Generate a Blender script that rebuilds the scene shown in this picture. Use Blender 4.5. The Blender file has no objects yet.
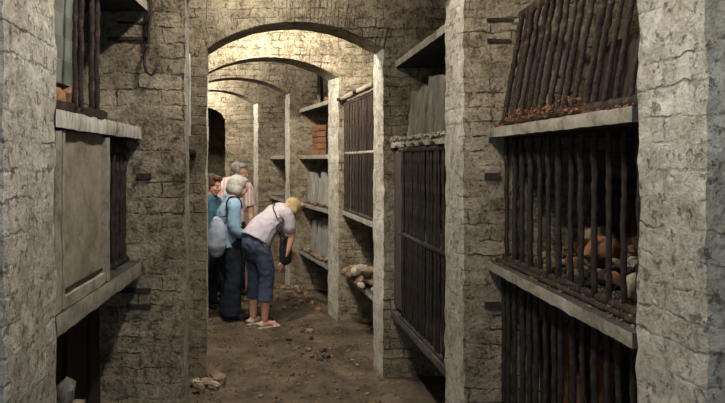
import bpy, bmesh, math, random
from mathutils import Vector, Matrix, noise
R = random.Random(7)
C = bpy.context.scene.collection
EYE, HOR, F = 1.75, 160.0, 600.0
V = Vector

def X(px, d): return (px - 362.5) / F * d
def Hh(py, d): return EYE + (HOR - py) / F * d

# ------------------------------------------------------------------ materials
class NT:
    def __init__(s, name):
        s.m = bpy.data.materials.new(name); s.m.use_nodes = True
        s.t = s.m.node_tree; s.n = s.t.nodes; s.l = s.t.links
        s.b = s.n['Principled BSDF']
    def node(s, typ, **kw):
        nd = s.n.new(typ)
        for k, v in kw.items(): setattr(nd, k, v)
        return nd
    def link(s, a, b): s.l.new(a, b)
    def noise(s, vec, scale, detail=5, rough=.6, dist=0.0):
        nd = s.node('ShaderNodeTexNoise')
        nd.inputs['Scale'].default_value = scale; nd.inputs['Detail'].default_value = detail
        nd.inputs['Roughness'].default_value = rough; nd.inputs['Distortion'].default_value = dist
        s.link(vec, nd.inputs['Vector']); return nd.outputs['Fac']
    def ramp(s, fac, stops):
        nd = s.node('ShaderNodeValToRGB'); cr = nd.color_ramp
        while len(cr.elements) < len(stops): cr.elements.new(.5)
        for e, (p, c) in zip(cr.elements, stops):
            e.position = p; e.color = (c, c, c, 1) if isinstance(c, (int, float)) else (*c, 1)
        s.link(fac, nd.inputs['Fac']); return nd.outputs['Color']
    def math(s, op, a, b=None, clamp=False):
        nd = s.node('ShaderNodeMath', operation=op); nd.use_clamp = clamp
        for i, v in enumerate((a, b)):
            if v is None: continue
            if isinstance(v, (int, float)): nd.inputs[i].default_value = v
            else: s.link(v, nd.inputs[i])
        return nd.outputs[0]
    def mix(s, fac, a, b, mode='MIX'):
        nd = s.node('ShaderNodeMix', data_type='RGBA', blend_type=mode)
        for v, i in ((fac, 0), (a, 6), (b, 7)):
            if isinstance(v, (int, float)): nd.inputs[i].default_value = v
            elif isinstance(v, tuple): nd.inputs[i].default_value = (*v, 1)
            else: s.link(v, nd.inputs[i])
        return nd.outputs[2]
    def bump(s, h, strength=.5, dist=.01, prev=None):
        nd = s.node('ShaderNodeBump'); nd.inputs['Strength'].default_value = strength
        nd.inputs['Distance'].default_value = dist; s.link(h, nd.inputs['Height'])
        if prev is not None: s.link(prev, nd.inputs['Normal'])
        return nd.outputs['Normal']
    def out(s, col, rough=.9, nrm=None, metal=0.0, spec=.3):
        if isinstance(col, tuple): s.b.inputs['Base Color'].default_value = (*col, 1)
        else: s.link(col, s.b.inputs['Base Color'])
        s.b.inputs['Roughness'].default_value = rough; s.b.inputs['Metallic'].default_value = metal
        s.b.inputs['Specular IOR Level'].default_value = spec
        if nrm is not None: s.link(nrm, s.b.inputs['Normal'])
        return s.m

def brick_mat(name, light, mid, dark, bw=.225, bh=.078, wash=.5, brickamt=1.0, joint=(.035, .027, .02), fine=1.0, dk=.40):
    s = NT(name)
    g = s.node('ShaderNodeNewGeometry')
    sp = s.node('ShaderNodeSeparateXYZ'); s.link(g.outputs['Position'], sp.inputs[0])
    sn = s.node('ShaderNodeSeparateXYZ'); s.link(g.outputs['True Normal'], sn.inputs[0])
    anx = s.math('GREATER_THAN', s.math('ABSOLUTE', sn.outputs[0]), .7)
    anz = s.math('GREATER_THAN', s.math('ABSOLUTE', sn.outputs[2]), .7)
    u = s.math('ADD', s.math('MULTIPLY', sp.outputs[1], anx), s.math('MULTIPLY', sp.outputs[0], s.math('SUBTRACT', 1, anx)))
    v = s.math('ADD', s.math('MULTIPLY', sp.outputs[1], anz), s.math('MULTIPLY', sp.outputs[2], s.math('SUBTRACT', 1, anz)))
    pos = g.outputs['Position']
    wob = s.math('MULTIPLY', s.math('SUBTRACT', s.noise(pos, 6, 6, .7), .5), .075)
    wob2 = s.math('MULTIPLY', s.math('SUBTRACT', s.noise(pos, 7.3, 5, .7), .5), .08)
    cv = s.node('ShaderNodeCombineXYZ'); s.link(s.math('ADD', u, wob2), cv.inputs[0]); s.link(s.math('ADD', v, wob), cv.inputs[1])
    br = s.node('ShaderNodeTexBrick'); s.link(cv.outputs[0], br.inputs['Vector'])
    br.inputs['Scale'].default_value = 1; br.inputs['Brick Width'].default_value = bw
    br.inputs['Row Height'].default_value = bh; br.inputs['Mortar Size'].default_value = .007
    br.inputs['Mortar Smooth'].default_value = .9; br.inputs['Bias'].default_value = 0
    br.inputs['Color1'].default_value = (.62, .62, .62, 1); br.inputs['Color2'].default_value = (1.05, 1.05, 1.05, 1)
    br.inputs['Mortar'].default_value = (.85, .85, .85, 1)
    n1 = s.noise(pos, 2.6, 9, .72, .1); n2 = s.noise(pos, 15, 7, .7); n3 = s.noise(pos, 60, 5, .7); n4 = s.noise(pos, 7.1, 8, .78, .1)
    blend = s.math('ADD', s.math('ADD', s.math('MULTIPLY', n1, .45), s.math('MULTIPLY', n2, .33)), s.math('MULTIPLY', n3, .22))
    base = s.ramp(blend, [(dk, dark), (.49, mid), (.585, light)])
    col = s.mix(.8 * brickamt, base, br.outputs['Color'], 'MULTIPLY')
    ww = s.ramp(n4, [(.47, 0.0), (.58, 1.0)])
    col = s.mix(s.math('MULTIPLY', ww, wash), col, light)
    # patches where the wash has gone and dark brick or soot shows
    soot = s.ramp(s.noise(pos, 4.3, 9, .78, .1), [(.53, 0.0), (.64, 1.0)])
    col = s.mix(s.math('MULTIPLY', soot, .45), col, dark)
    jm = s.math('MULTIPLY', br.outputs['Fac'], s.ramp(s.noise(pos, 5.1, 6, .7), [(.47, .05), (.62, 1.0)]))
    jm = s.math('MULTIPLY', jm, .9 * brickamt)
    col = s.mix(jm, col, joint)
    chip = s.ramp(s.noise(pos, 27, 6, .75), [(.575, 0.0), (.64, 1.0)])
    col = s.mix(s.math('MULTIPLY', chip, .6), col, tuple(x * .6 for x in dark))
    hgt = s.math('ADD', s.math('ADD', s.math('MULTIPLY', n2, .8 * fine), s.math('MULTIPLY', n3, .45 * fine * fine)), s.math('MULTIPLY', ww, .18))
    hgt = s.math('SUBTRACT', s.math('SUBTRACT', hgt, s.math('MULTIPLY', jm, .8)), s.math('MULTIPLY', chip, .35))
    return s.out(col, .92, s.bump(hgt, 1.0, .02), spec=.15)

def rough_mat(name, cols, scale=9, rough=.85, bump=.5, metal=0.0, stretch=(1, 1, 1), dist=.006, spec=.3, coords='Object'):
    s = NT(name)
    tc = s.node('ShaderNodeTexCoord'); mp = s.node('ShaderNodeMapping'); mp.inputs['Scale'].default_value = stretch
    if coords == 'Object': s.link(tc.outputs['Object'], mp.inputs[0])
    else:
        g = s.node('ShaderNodeNewGeometry'); s.link(g.outputs['Position'], mp.inputs[0])
    n = s.noise(mp.outputs[0], scale, 7, .68, .3); n2 = s.noise(mp.outputs[0], scale * 5, 4, .6)
    k = len(cols); lo, hi = .33, .67
    col = s.ramp(s.math('ADD', s.math('MULTIPLY', n, .75), s.math('MULTIPLY', n2, .25)), [(lo + (hi - lo) * i / (k - 1), c) for i, c in enumerate(cols)])
    return s.out(col, rough, s.bump(s.math('ADD', n, s.math('MULTIPLY', n2, .5)), bump, dist), metal, spec)

M = {}
M['brick'] = brick_mat('old_limewashed_brick', (.50, .425, .305), (.30, .243, .165), (.082, .061, .039), wash=.36)
M['plaster'] = brick_mat('flaking_limewash', (.62, .585, .50), (.42, .38, .305), (.15, .12, .085), bh=.078, bw=.24, wash=.6, brickamt=.45, fine=.55, dk=.36)
M['floor'] = rough_mat('trodden_earth', [(.022, .016, .011), (.056, .042, .026), (.098, .075, .047), (.16, .125, .08)], 3.2, .95, .8, coords='W', dist=.02)
M['stone'] = rough_mat('grey_stone', [(.09, .075, .05), (.26, .235, .18), (.37, .34, .275)], 10, .9, .9, coords='W')
M['whitestone'] = rough_mat('flaking_white_paint', [(.05, .035, .02), (.34, .31, .25), (.52, .5, .44), (.6, .58, .52)], 13, .85, 1.0, coords='W', stretch=(1, 2.2, .35))
M['iron'] = rough_mat('rusted_black_iron', [(.009, .007, .006), (.026, .019, .015), (.065, .045, .033)], 26, .7, 1.0, .15)
M['rust'] = rough_mat('flaking_rusty_iron', [(.008, .006, .005), (.018, .013, .010), (.045, .029, .021), (.16, .085, .045)], 38, .85, 1.0, .1)
M['rustflake'] = rough_mat('orange_rust', [(.07, .035, .02), (.2, .085, .035), (.42, .17, .06)], 30, .95, .6, coords='W')
M['terracotta'] = rough_mat('broken_brick', [(.10, .045, .025), (.22, .10, .05), (.33, .18, .10)], 12, .95, .6, coords='W')
M['rubble'] = rough_mat('dusty_rubble', [(.08, .055, .034), (.19, .13, .078), (.32, .24, .155)], 9, .95, .7, coords='W')
M['paleroc'] = rough_mat('pale_rubble', [(.14, .115, .08), (.30, .26, .19), (.44, .39, .3)], 9, .95, .6, coords='W')
M['wood'] = rough_mat('dark_rotten_wood', [(.012, .009, .007), (.03, .019, .013), (.065, .042, .027)], 5, .85, .7, stretch=(6, 6, .7))
M['redwood'] = rough_mat('red_brown_board', [(.02, .014, .011), (.044, .029, .022), (.085, .058, .044)], 5, .85, .5, stretch=(6, 6, .7))
M['paleboard'] = rough_mat('pale_round_timber', [(.09, .07, .05), (.25, .21, .15), (.4, .35, .27)], 7, .85, .5, coords='W')
M['lead'] = rough_mat('grey_lead_slab', [(.045, .04, .03), (.12, .11, .087), (.23, .212, .172)], 7, .8, .5, coords='W', stretch=(3, 3, .6))
M['palelead'] = rough_mat('pale_grey_slab', [(.10, .095, .08), (.25, .24, .21), (.38, .37, .335)], 7, .85, .5, coords='W', stretch=(3, 3, .6))
M['panel'] = rough_mat('stained_cement_panel', [(.10, .08, .05), (.24, .205, .145), (.34, .3, .225)], 6, .9, .8, coords='W')
M['shadestone'] = rough_mat('dark_stone_for_shade', [(.022, .021, .02), (.045, .042, .038), (.09, .078, .06)], 7, .85, .6, coords='W')  # dark tone carries the shade under the shelves
M['dark'] = rough_mat('black_void', [(.004, .004, .004), (.008, .008, .008)], 5, .95, .1, coords='W')
M['blackplastic'] = rough_mat('black_leather', [(.008, .008, .009), (.018, .018, .02)], 30, .55, .2)
M['conduit'] = rough_mat('white_plastic', [(.7, .7, .66), (.85, .85, .82)], 20, .45, .05)
M['skin'] = rough_mat('skin', [(.46, .23, .15), (.55, .29, .2), (.6, .34, .24)], 7, .55, .1, spec=.35)
M['greyhair'] = rough_mat('grey_hair', [(.26, .255, .24), (.48, .47, .44)], 30, .7, .8, stretch=(1, 1, .25))
M['darkgreyhair'] = rough_mat('dark_grey_hair', [(.12, .105, .09), (.3, .28, .25)], 30, .7, .8, stretch=(1, 1, .25))
M['brownhair'] = rough_mat('dark_brown_hair', [(.035, .018, .012), (.09, .045, .028)], 30, .7, .8, stretch=(1, 1, .25))
M['blondehair'] = rough_mat('blonde_hair', [(.24, .15, .07), (.5, .36, .19)], 30, .7, .8, stretch=(1, 1, .25))
M['lilac'] = rough_mat('lilac_cotton', [(.40, .355, .40), (.53, .475, .53)], 12, .9, .2)
M['navy'] = rough_mat('navy_cotton', [(.038, .05, .09), (.065, .08, .13)], 12, .9, .3)
M['denim'] = rough_mat('pale_denim', [(.17, .29, .43), (.30, .44, .58)], 9, .9, .3)
M['blacktrouser'] = rough_mat('dark_trouser_cloth', [(.006, .009, .016), (.013, .018, .03)], 12, .9, .3)
M['paleblue'] = rough_mat('pale_blue_grey_cloth', [(.2, .235, .31), (.36, .4, .48)], 8, .9, .3)
M['teal'] = rough_mat('teal_blue_cotton', [(.03, .085, .14), (.06, .15, .22)], 10, .9, .2)
M['eye'] = NT('eye_white'); M['eye'] = M['eye'].out((.6, .58, .55), .3)
M['lip'] = NT('lips'); M['lip'] = M['lip'].out((.4, .14, .11), .5)
M['shoewhite'] = rough_mat('pale_sandal', [(.4, .36, .32), (.6, .56, .5)], 12, .7, .2)
# pink and white striped shirt
s = NT('pink_striped_cotton'); tc = s.node('ShaderNodeTexCoord')
w = s.node('ShaderNodeTexWave'); w.bands_direction = 'X'; w.inputs['Scale'].default_value = 8; w.inputs['Distortion'].default_value = .6
s.link(tc.outputs['Object'], w.inputs['Vector'])
M['stripe'] = s.out(s.ramp(w.outputs['Fac'], [(.35, (.78, .72, .7)), (.6, (.72, .42, .42))]), .9)
# green tablet of faint squares
s = NT('green_checked_tablet'); g = s.node('ShaderNodeNewGeometry'); mp = s.node('ShaderNodeMapping')
s.link(g.outputs['Position'], mp.inputs[0]); ck = s.node('ShaderNodeTexChecker'); ck.inputs['Scale'].default_value = 11
mp.inputs['Location'].default_value = (.05, .021, .037); mp.inputs['Scale'].default_value = (0, .9, 1.15)
s.link(mp.outputs[0], ck.inputs['Vector']); ck.inputs['Color1'].default_value = (.075, .08, .062, 1); ck.inputs['Color2'].default_value = (.15, .155, .125, 1)
nn = s.noise(g.outputs['Position'], 14, 5)
M['green'] = s.out(s.mix(.35, ck.outputs['Color'], s.ramp(nn, [(.3, (.06, .07, .06)), (.7, (.24, .26, .22))])), .8, s.bump(nn, .3, .004))

# ------------------------------------------------------------------ mesh helpers
def link(name, me, mat, parent=None, smooth=True, sharp=True):
    o = bpy.data.objects.new(name, me); C.objects.link(o)
    if mat is not None:
        me.materials.clear(); me.materials.append(M[mat] if isinstance(mat, str) else mat)
    if parent is not None: o.parent = parent
    if smooth:
        me.polygons.foreach_set('use_smooth', [True] * len(me.polygons))
        if me.polygons and sharp: me.set_sharp_from_angle(angle=math.radians(48))
    return o

def obj(name, bm, mat, parent=None, smooth=True, origin=None):
    """link a bmesh; origin = world point that becomes the object's origin (relative to the parent's location)"""
    if origin is None:
        cs = [v.co for v in bm.verts]
        origin = V((sum(c.x for c in cs) / len(cs), sum(c.y for c in cs) / len(cs), min(c.z for c in cs)))
    origin = V(origin)
    bmesh.ops.translate(bm, verts=bm.verts, vec=-origin)
    bmesh.ops.recalc_face_normals(bm, faces=bm.faces)
    me = bpy.data.meshes.new(name); bm.to_mesh(me); bm.free()
    o = link(name, me, mat, parent, smooth)
    o.location = origin - (V(parent_world(parent)) if parent is not None else V((0, 0, 0)))
    return o

def parent_world(p):
    v = V((0, 0, 0))
    while p is not None:
        v = v + p.location; p = p.parent
    return v

def tag(o, label, cat, group=None, kind=None):
    o['label'] = label; o['category'] = cat
    if group: o['group'] = group
    if kind: o['kind'] = kind
    return o

def empty(name, loc, label, cat, group=None):
    o = bpy.data.objects.new(name, None); o.empty_display_size = .1; C.objects.link(o); o.location = loc
    return tag(o, label, cat, group)

def struct(name, bm, mat, smooth=True):
    o = obj(name, bm, mat, None, smooth, origin=(0, 0, 0)); o['kind'] = 'structure'; return o

def nv(p, f, seed=0.0):
    return noise.noise_vector(V((p[0] * f + seed, p[1] * f + seed * 1.7, p[2] * f - seed)))

def hexa(bm, c, res=.05, amp=.006, freq=9, chip=.0, seed=0.0, amp2=0.0, maxn=80):
    """solid from 8 corners (0-3 bottom loop, 4-7 top loop), faces subdivided and roughened"""
    c = [V(p) for p in c]; ctr = sum(c, V()) / 8
    start = len(bm.verts); new = []
    def disp(p, edge):
        q = p.copy()
        if amp: q += nv(p, freq, seed) * amp
        if amp2: q += nv(p, freq * .25, seed + 5) * amp2
        if edge and chip:
            k = max(0, noise.noise(p * 11 + V((seed, 3, 1))) + .35) * chip
            d = (ctr - p); d.normalize(); q += d * k
        return q
    for a, b, d, e in ((0, 1, 5, 4), (1, 2, 6, 5), (2, 3, 7, 6), (3, 0, 4, 7), (4, 5, 6, 7), (3, 2, 1, 0)):
        A, B, D, E = c[a], c[b], c[d], c[e]
        nu = max(1, min(maxn, round(max((B - A).length, (D - E).length) / res)))
        nw = max(1, min(maxn, round(max((E - A).length, (D - B).length) / res)))
        grid = []
        for j in range(nw + 1):
            row = []
            for i in range(nu + 1):
                u, w = i / nu, j / nw
                p = A.lerp(B, u).lerp(E.lerp(D, u), w)
                row.append(bm.verts.new(disp(p, i in (0, nu) or j in (0, nw))))
            grid.append(row)
        for j in range(nw):
            for i in range(nu):
                new.append(bm.faces.new((grid[j][i], grid[j][i + 1], grid[j + 1][i + 1], grid[j + 1][i])))
    vs = bm.verts[start:] if hasattr(bm.verts, '__getitem__') else None
    bm.verts.ensure_lookup_table()
    bmesh.ops.remove_doubles(bm, verts=bm.verts[start:], dist=.0004)
    return bm

def hx(c, **k):
    return hexa(bmesh.new(), c, **k)

def boxc(x0, x1, y0, y1, z0, z1):
    return [(x0, y0, z0), (x1, y0, z0), (x1, y1, z0), (x0, y1, z0), (x0, y0, z1), (x1, y0, z1), (x1, y1, z1), (x0, y1, z1)]

def tilt(c, ang, axis='X', piv=None):
    c = [V(p) for p in c]; piv = V(piv) if piv is not None else sum(c, V()) / 8
    m = Matrix.Rotation(ang, 3, axis)
    return [m @ (p - piv) + piv for p in c]

def shelfc(p0, p1, out, depth, z, th):
    """corners of a shelf board: front edge p0->p1 in plan, running back along out (+1 right, -1 left)"""
    (x0, y0), (x1, y1) = p0, p1
    b0, b1 = (x0 + out * depth, y0), (x1 + out * depth, y1)
    return [(x0, y0, z), (x1, y1, z), (b1[0], b1[1], z), (b0[0], b0[1], z),
            (x0, y0, z + th), (x1, y1, z + th), (b1[0], b1[1], z + th), (b0[0], b0[1], z + th)]

def tube(bm, pts, rad, sides=10, rough=0.0, seed=0.0, side=None):
    """swept tube through pts; rad = number, list, or list of (a, b) with a along 'side'"""
    pts = [V(p) for p in pts]; n = len(pts)
    rs = rad if isinstance(rad, (list, tuple)) else [rad] * n
    rings = []; prev = None
    for i, p in enumerate(pts):
        t = (pts[min(i + 1, n - 1)] - pts[max(i - 1, 0)]).normalized()
        if side is not None:
            a = V(side) - t * t.dot(V(side))
        elif prev is None:
            a = t.cross(V((0, 0, 1))); a = a if a.length > .1 else t.cross(V((0, 1, 0)))
        else: a = prev - t * t.dot(prev)
        a.normalize(); b = t.cross(a).normalized(); prev = a
        ra, rb = rs[i] if isinstance(rs[i], (tuple, list)) else (rs[i], rs[i])
        ring = []
        for k in range(sides):
            th = 2 * math.pi * k / sides
            q = p + a * (math.cos(th) * ra) + b * (math.sin(th) * rb)
            if rough: q += (q - p) * rough * noise.noise(q * 38 + V((seed, seed, 0)))
            ring.append(bm.verts.new(q))
        rings.append(ring)
    for r0, r1 in zip(rings, rings[1:]):
        for k in range(sides):
            bm.faces.new((r0[k], r0[(k + 1) % sides], r1[(k + 1) % sides], r1[k]))
    bm.faces.new(rings[0][::-1]); bm.faces.new(rings[-1])
    return bm

def rock(bm, ctr, size, seed, rot=0.0, brick=False):
    res = bmesh.ops.create_icosphere(bm, subdivisions=2, radius=1.0)
    m = Matrix.Rotation(rot, 3, 'Z') @ Matrix.Rotation(seed % .7 - .35, 3, 'X')
    for v in res['verts']:
        p = v.co.copy()
        if brick:
            k = max(abs(p.x), abs(p.y), abs(p.z)); p = p.lerp(p / k * .82, .75)
        p *= 1 + .42 * noise.noise(p * 1.3 + V((seed, seed * .7, -seed)))
        p += nv(p, 3, seed) * .1
        p = V((p.x * size[0], p.y * size[1], p.z * size[2]))
        v.co = m @ p + V(ctr)
    return bm

# ------------------------------------------------------------------ setting
CEIL = 3.42
BD = 2.2
#      front  back   XLf     XLb     XRf    XRb   (left front/back depth may differ)
CW = [dict(f=1.53, b=1.80, lf=1.53, lb=1.92, xlf=-.912, xlb=-.978, xrf=.873, xrb=.8235),
      dict(f=3.15, b=3.42, lf=3.02, lb=3.36, xlf=-.893, xlb=-.97, xrf=.528, xrb=.470),
      dict(f=4.82, b=5.12, lf=4.82, lb=5.12, xlf=-1.25, xlb=-1.316, xrf=.165, xrb=.09),
      dict(f=6.48, b=6.78, lf=6.48, lb=6.78, xlf=-1.755, xlb=-1.87, xrf=-.262, xrb=-.39),
      dict(f=8.08, b=8.36, lf=8.08, lb=8.36, xlf=-2.44, xlb=-2.56, xrf=-.985, xrb=-1.08),
      dict(f=9.47, b=9.75, lf=9.47, lb=9.75, xlf=-3.07, xlb=-3.2, xrf=-1.65, xrb=-1.77)]

def cross_wall(w, i):
    bm = bmesh.new(); res = (.028, .033, .04, .055, .065, .08, .1)[i]; H = CEIL + .06
    kw = dict(res=res, amp=.006, freq=17, chip=.010, amp2=.006, seed=i * 3.1)
    lo = w['xlf'] - BD - .1; ro = w['xrf'] + BD + .1
    hexa(bm, [(w['xrf'], w['f'], -.05), (ro, w['f'], -.05), (ro, w['b'], -.05), (w['xrb'], w['b'], -.05),
              (w['xrf'], w['f'], H), (ro, w['f'], H), (ro, w['b'], H), (w['xrb'], w['b'], H)], maxn=120, **kw)
    hexa(bm, [(lo, w['lf'], -.05), (w['xlf'], w['lf'], -.05), (w['xlb'], w['lb'], -.05), (lo, w['lb'], -.05),
              (lo, w['lf'], H), (w['xlf'], w['lf'], H), (w['xlb'], w['lb'], H), (lo, w['lb'], H)], maxn=120, **kw)
    # segmental arch over the passage
    SPR, RISE = 2.645, .215
    n, mz = 36, 12
    def arch(u): return SPR + RISE * (1 - (2 * u - 1) ** 2) * (1 + .12 * (1 - (1 - (2 * u - 1) ** 2)))
    def d(p): return p + nv(p, 17, i * 3.1) * .006
    def fp(u): return V((w['xlf'] + (w['xrf'] - w['xlf']) * u, w['lf'] + (w['f'] - w['lf']) * u, 0))
    def bp(u): return V((w['xlb'] + (w['xrb'] - w['xlb']) * u, w['lb'] + (w['b'] - w['lb']) * u, 0))
    F_, B_ = [], []
    for k in range(n + 1):
        u = k / n; a = arch(u)
        F_.append([bm.verts.new(d(fp(u) + V((0, 0, a + (H - a) * j / mz)))) for j in range(mz + 1)])
        B_.append([bm.verts.new(d(bp(u) + V((0, 0, a + (H - a) * j / mz)))) for j in range(mz + 1)])
    for k in range(n):
        for j in range(mz):
            bm.faces.new((F_[k][j], F_[k + 1][j], F_[k + 1][j + 1], F_[k][j + 1]))
            bm.faces.new((B_[k][j + 1], B_[k + 1][j + 1], B_[k + 1][j], B_[k][j]))
        bm.faces.new((F_[k][0], B_[k][0], B_[k + 1][0], F_[k + 1][0]))
        bm.faces.new((F_[k][mz], F_[k + 1][mz], B_[k + 1][mz], B_[k][mz]))
    if 1 < i < 5:
        nvs = 46
        for k in range(nvs):
            u0, u1 = (k + .07) / nvs, (k + .93) / nvs; hh = .20 + .012 * noise.noise(V((k * .9, i, 0))); pr_ = .005 + .004 * noise.noise(V((k * 1.7, i, 4)))
            q = []
            for u in (u0, u1):
                lean = (u - .5) * .10
                q.append((fp(u) + V((0, 0, arch(u) + .002)), fp(u) + V((lean, 0, arch(u) + hh))))
            pf, pb = V((0, -pr_, 0)), V((0, .08, 0))
            hexa(bm, [q[0][0] + pf, q[1][0] + pf, q[1][0] + pb, q[0][0] + pb, q[0][1] + pf, q[1][1] + pf, q[1][1] + pb, q[0][1] + pb], res=.05, amp=.003, freq=19, seed=k)
    o = struct('wall_arch', bm, 'brick')
    # limewash plaster on passage-facing jambs: second material slot by face normal
    o.data.materials.append(M['plaster'])
    for p in o.data.polygons:
        if abs(p.normal.x) > .75 and p.center.z < 2.7: p.material_index = 1
        elif i in (0, 6): p.material_index = 1
    return o
for i, w in enumerate(CW): cross_wall(w, i)
cross_wall(dict(f=-.40, b=-.14, lf=-.40, lb=-.14, xlf=-.95, xlb=-.95, xrf=1.0, xrb=.98), 6)  # unseen cross wall added behind the camera to narrow the daylight

def long_wall(side):
    bm = bmesh.new()
    pts = [(-1.6, (CW[0]['xrf'] + .2 + BD) if side > 0 else (CW[0]['xlf'] - BD))]
    for w in CW: pts.append((w['f'], w['xrf'] + BD) if side > 0 else (w['f'], w['xlf'] - BD))
    pts.append((11.4, pts[-1][1] - .85))
    for (y0, x0), (y1, x1) in zip(pts, pts[1:]):
        hexa(bm, [(x0, y0, -.05), (x0 + .25 * side, y0, -.05), (x1 + .25 * side, y1, -.05), (x1, y1, -.05),
                  (x0, y0, CEIL + .05), (x0 + .25 * side, y0, CEIL + .05), (x1 + .25 * side, y1, CEIL + .05), (x1, y1, CEIL + .05)], res=.14, amp=.01)
    return struct('wall_right' if side > 0 else 'wall_left', bm, 'brick')
long_wall(1); long_wall(-1)

# end wall with a dark doorway and the blind chamber behind it
bm = bmesh.new()
Yd = 11.0; dl, dr = X(203, Yd) - .75, X(225, Yd); spring = 2.48; rise = .26
kw = dict(res=.09, amp=.01, chip=.01)
hexa(bm, boxc(-6.2, dl, Yd, Yd + .3, -.05, CEIL + .05), **kw); hexa(bm, boxc(dr, 1.6, Yd, Yd + .3, -.05, CEIL + .05), **kw)
n = 20; prevs = None
for k in range(n + 1):
    u = k / n; x = dl + (dr - dl) * u; a = spring + rise * math.sqrt(max(0, 1 - (2 * u - 1) ** 2))
    cur = [bm.verts.new((x, Yd, a)), bm.verts.new((x, Yd, CEIL + .05)), bm.verts.new((x, Yd + .3, CEIL + .05)), bm.verts.new((x, Yd + .3, a))]
    if prevs:
        for j in range(4): bm.faces.new((prevs[j], cur[j], cur[(j + 1) % 4], prevs[(j + 1) % 4]))
    prevs = cur
struct('wall_end', bm, 'brick')
bm = bmesh.new()
hexa(bm, boxc(dl - .35, dl - .1, Yd + .32, Yd + 3, 0, CEIL), res=.6, amp=.0)
hexa(bm, boxc(dr + .1, dr + .35, Yd + .32, Yd + 3, 0, CEIL), res=.6, amp=.0)
hexa(bm, boxc(dl - .35, dr + .35, Yd + 3, Yd + 3.2, 0, CEIL), res=.6, amp=.0)
struct('wall_chamber', bm, 'brick')

# floor: uneven earth
bm = bmesh.new(); nx, ny = 120, 180; x0, x1, y0, y1 = -6.3, 3.6, -1.6, 14.3
gr = []
def floor_z(x, y):
    z = .028 * noise.noise(V((x * 1.6, y * 1.6, 0))) + .014 * noise.noise(V((x * 6, y * 6, 3))) + .007 * noise.noise(V((x * 17, y * 17, 5)))
    z += .09 * math.exp(-((x + .80 + (y - 7.3) * .35) / .28) ** 2 - ((y - 7.4) / .7) ** 2)
    return z
for j in range(ny + 1):
    row = []
    for i in range(nx + 1):
        x = x0 + (x1 - x0) * i / nx; y = y0 + (y1 - y0) * j / ny
        row.append(bm.verts.new((x, y, floor_z(x, y))))
    gr.append(row)
for j in range(ny):
    for i in range(nx): bm.faces.new((gr[j][i], gr[j][i + 1], gr[j + 1][i + 1], gr[j + 1][i]))
struct('floor', bm, 'floor')
# ceiling
bm = hx([(-6.3, -1.6, CEIL), (3.6, -1.6, CEIL), (3.6, 14.3, CEIL), (-6.3, 14.3, CEIL), (-6.3, -1.6, CEIL + .2), (3.6, -1.6, CEIL + .2), (3.6, 14.3, CEIL + .2), (-6.3, 14.3, CEIL + .2)], res=.2, amp=.012)
struct('ceiling', bm, 'brick')

# ------------------------------------------------------------------ stone shelves
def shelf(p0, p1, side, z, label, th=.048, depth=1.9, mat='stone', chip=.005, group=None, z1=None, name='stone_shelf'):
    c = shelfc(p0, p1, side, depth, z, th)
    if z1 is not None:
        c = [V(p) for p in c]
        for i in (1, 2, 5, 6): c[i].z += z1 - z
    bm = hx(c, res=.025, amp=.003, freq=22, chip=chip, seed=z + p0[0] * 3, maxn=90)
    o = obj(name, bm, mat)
    # limewash on the front edge; other faces coloured dark in place of shade
    o.data.materials.append(M['shadestone'])
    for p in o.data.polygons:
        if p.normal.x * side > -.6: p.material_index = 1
    return tag(o, label, 'shelf', group)

SG = 'stone shelves of the burial bays'
b1n, b1f = (.815, 1.815), (.652, 3.14)
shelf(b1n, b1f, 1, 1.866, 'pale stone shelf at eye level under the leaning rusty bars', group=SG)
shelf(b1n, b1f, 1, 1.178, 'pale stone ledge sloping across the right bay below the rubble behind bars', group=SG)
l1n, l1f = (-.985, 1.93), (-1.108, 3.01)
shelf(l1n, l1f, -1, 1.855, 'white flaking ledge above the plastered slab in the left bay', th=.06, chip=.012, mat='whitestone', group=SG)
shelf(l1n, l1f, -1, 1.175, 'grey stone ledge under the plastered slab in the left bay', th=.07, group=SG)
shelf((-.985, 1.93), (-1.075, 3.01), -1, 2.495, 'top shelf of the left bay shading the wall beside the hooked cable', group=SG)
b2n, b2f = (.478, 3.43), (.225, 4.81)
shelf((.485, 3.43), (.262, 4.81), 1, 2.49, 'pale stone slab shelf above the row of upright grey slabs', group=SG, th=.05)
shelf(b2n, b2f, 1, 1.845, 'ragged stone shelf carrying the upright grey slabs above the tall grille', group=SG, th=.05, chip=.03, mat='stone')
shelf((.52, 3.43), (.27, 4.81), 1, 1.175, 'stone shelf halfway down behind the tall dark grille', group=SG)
shelf((.48, 3.43), (.228, 4.81), 1, .50, 'low dark stone shelf at the foot of the tall dark grille', group=SG, mat='shadestone')
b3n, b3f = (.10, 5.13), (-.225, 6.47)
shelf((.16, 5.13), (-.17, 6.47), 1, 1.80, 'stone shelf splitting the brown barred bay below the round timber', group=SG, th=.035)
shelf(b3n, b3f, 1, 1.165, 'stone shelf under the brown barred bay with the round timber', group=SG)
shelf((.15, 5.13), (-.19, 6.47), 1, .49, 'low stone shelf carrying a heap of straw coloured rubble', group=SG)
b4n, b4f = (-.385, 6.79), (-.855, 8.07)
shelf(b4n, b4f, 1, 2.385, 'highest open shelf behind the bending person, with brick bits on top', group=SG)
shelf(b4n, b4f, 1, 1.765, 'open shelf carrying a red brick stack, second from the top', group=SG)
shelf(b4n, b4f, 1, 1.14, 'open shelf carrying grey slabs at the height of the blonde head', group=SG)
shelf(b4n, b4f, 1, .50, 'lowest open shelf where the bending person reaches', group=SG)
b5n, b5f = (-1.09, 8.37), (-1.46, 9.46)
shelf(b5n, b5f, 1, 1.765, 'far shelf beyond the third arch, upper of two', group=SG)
shelf(b5n, b5f, 1, 1.15, 'far shelf beyond the third arch, lower of two', group=SG)

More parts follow.
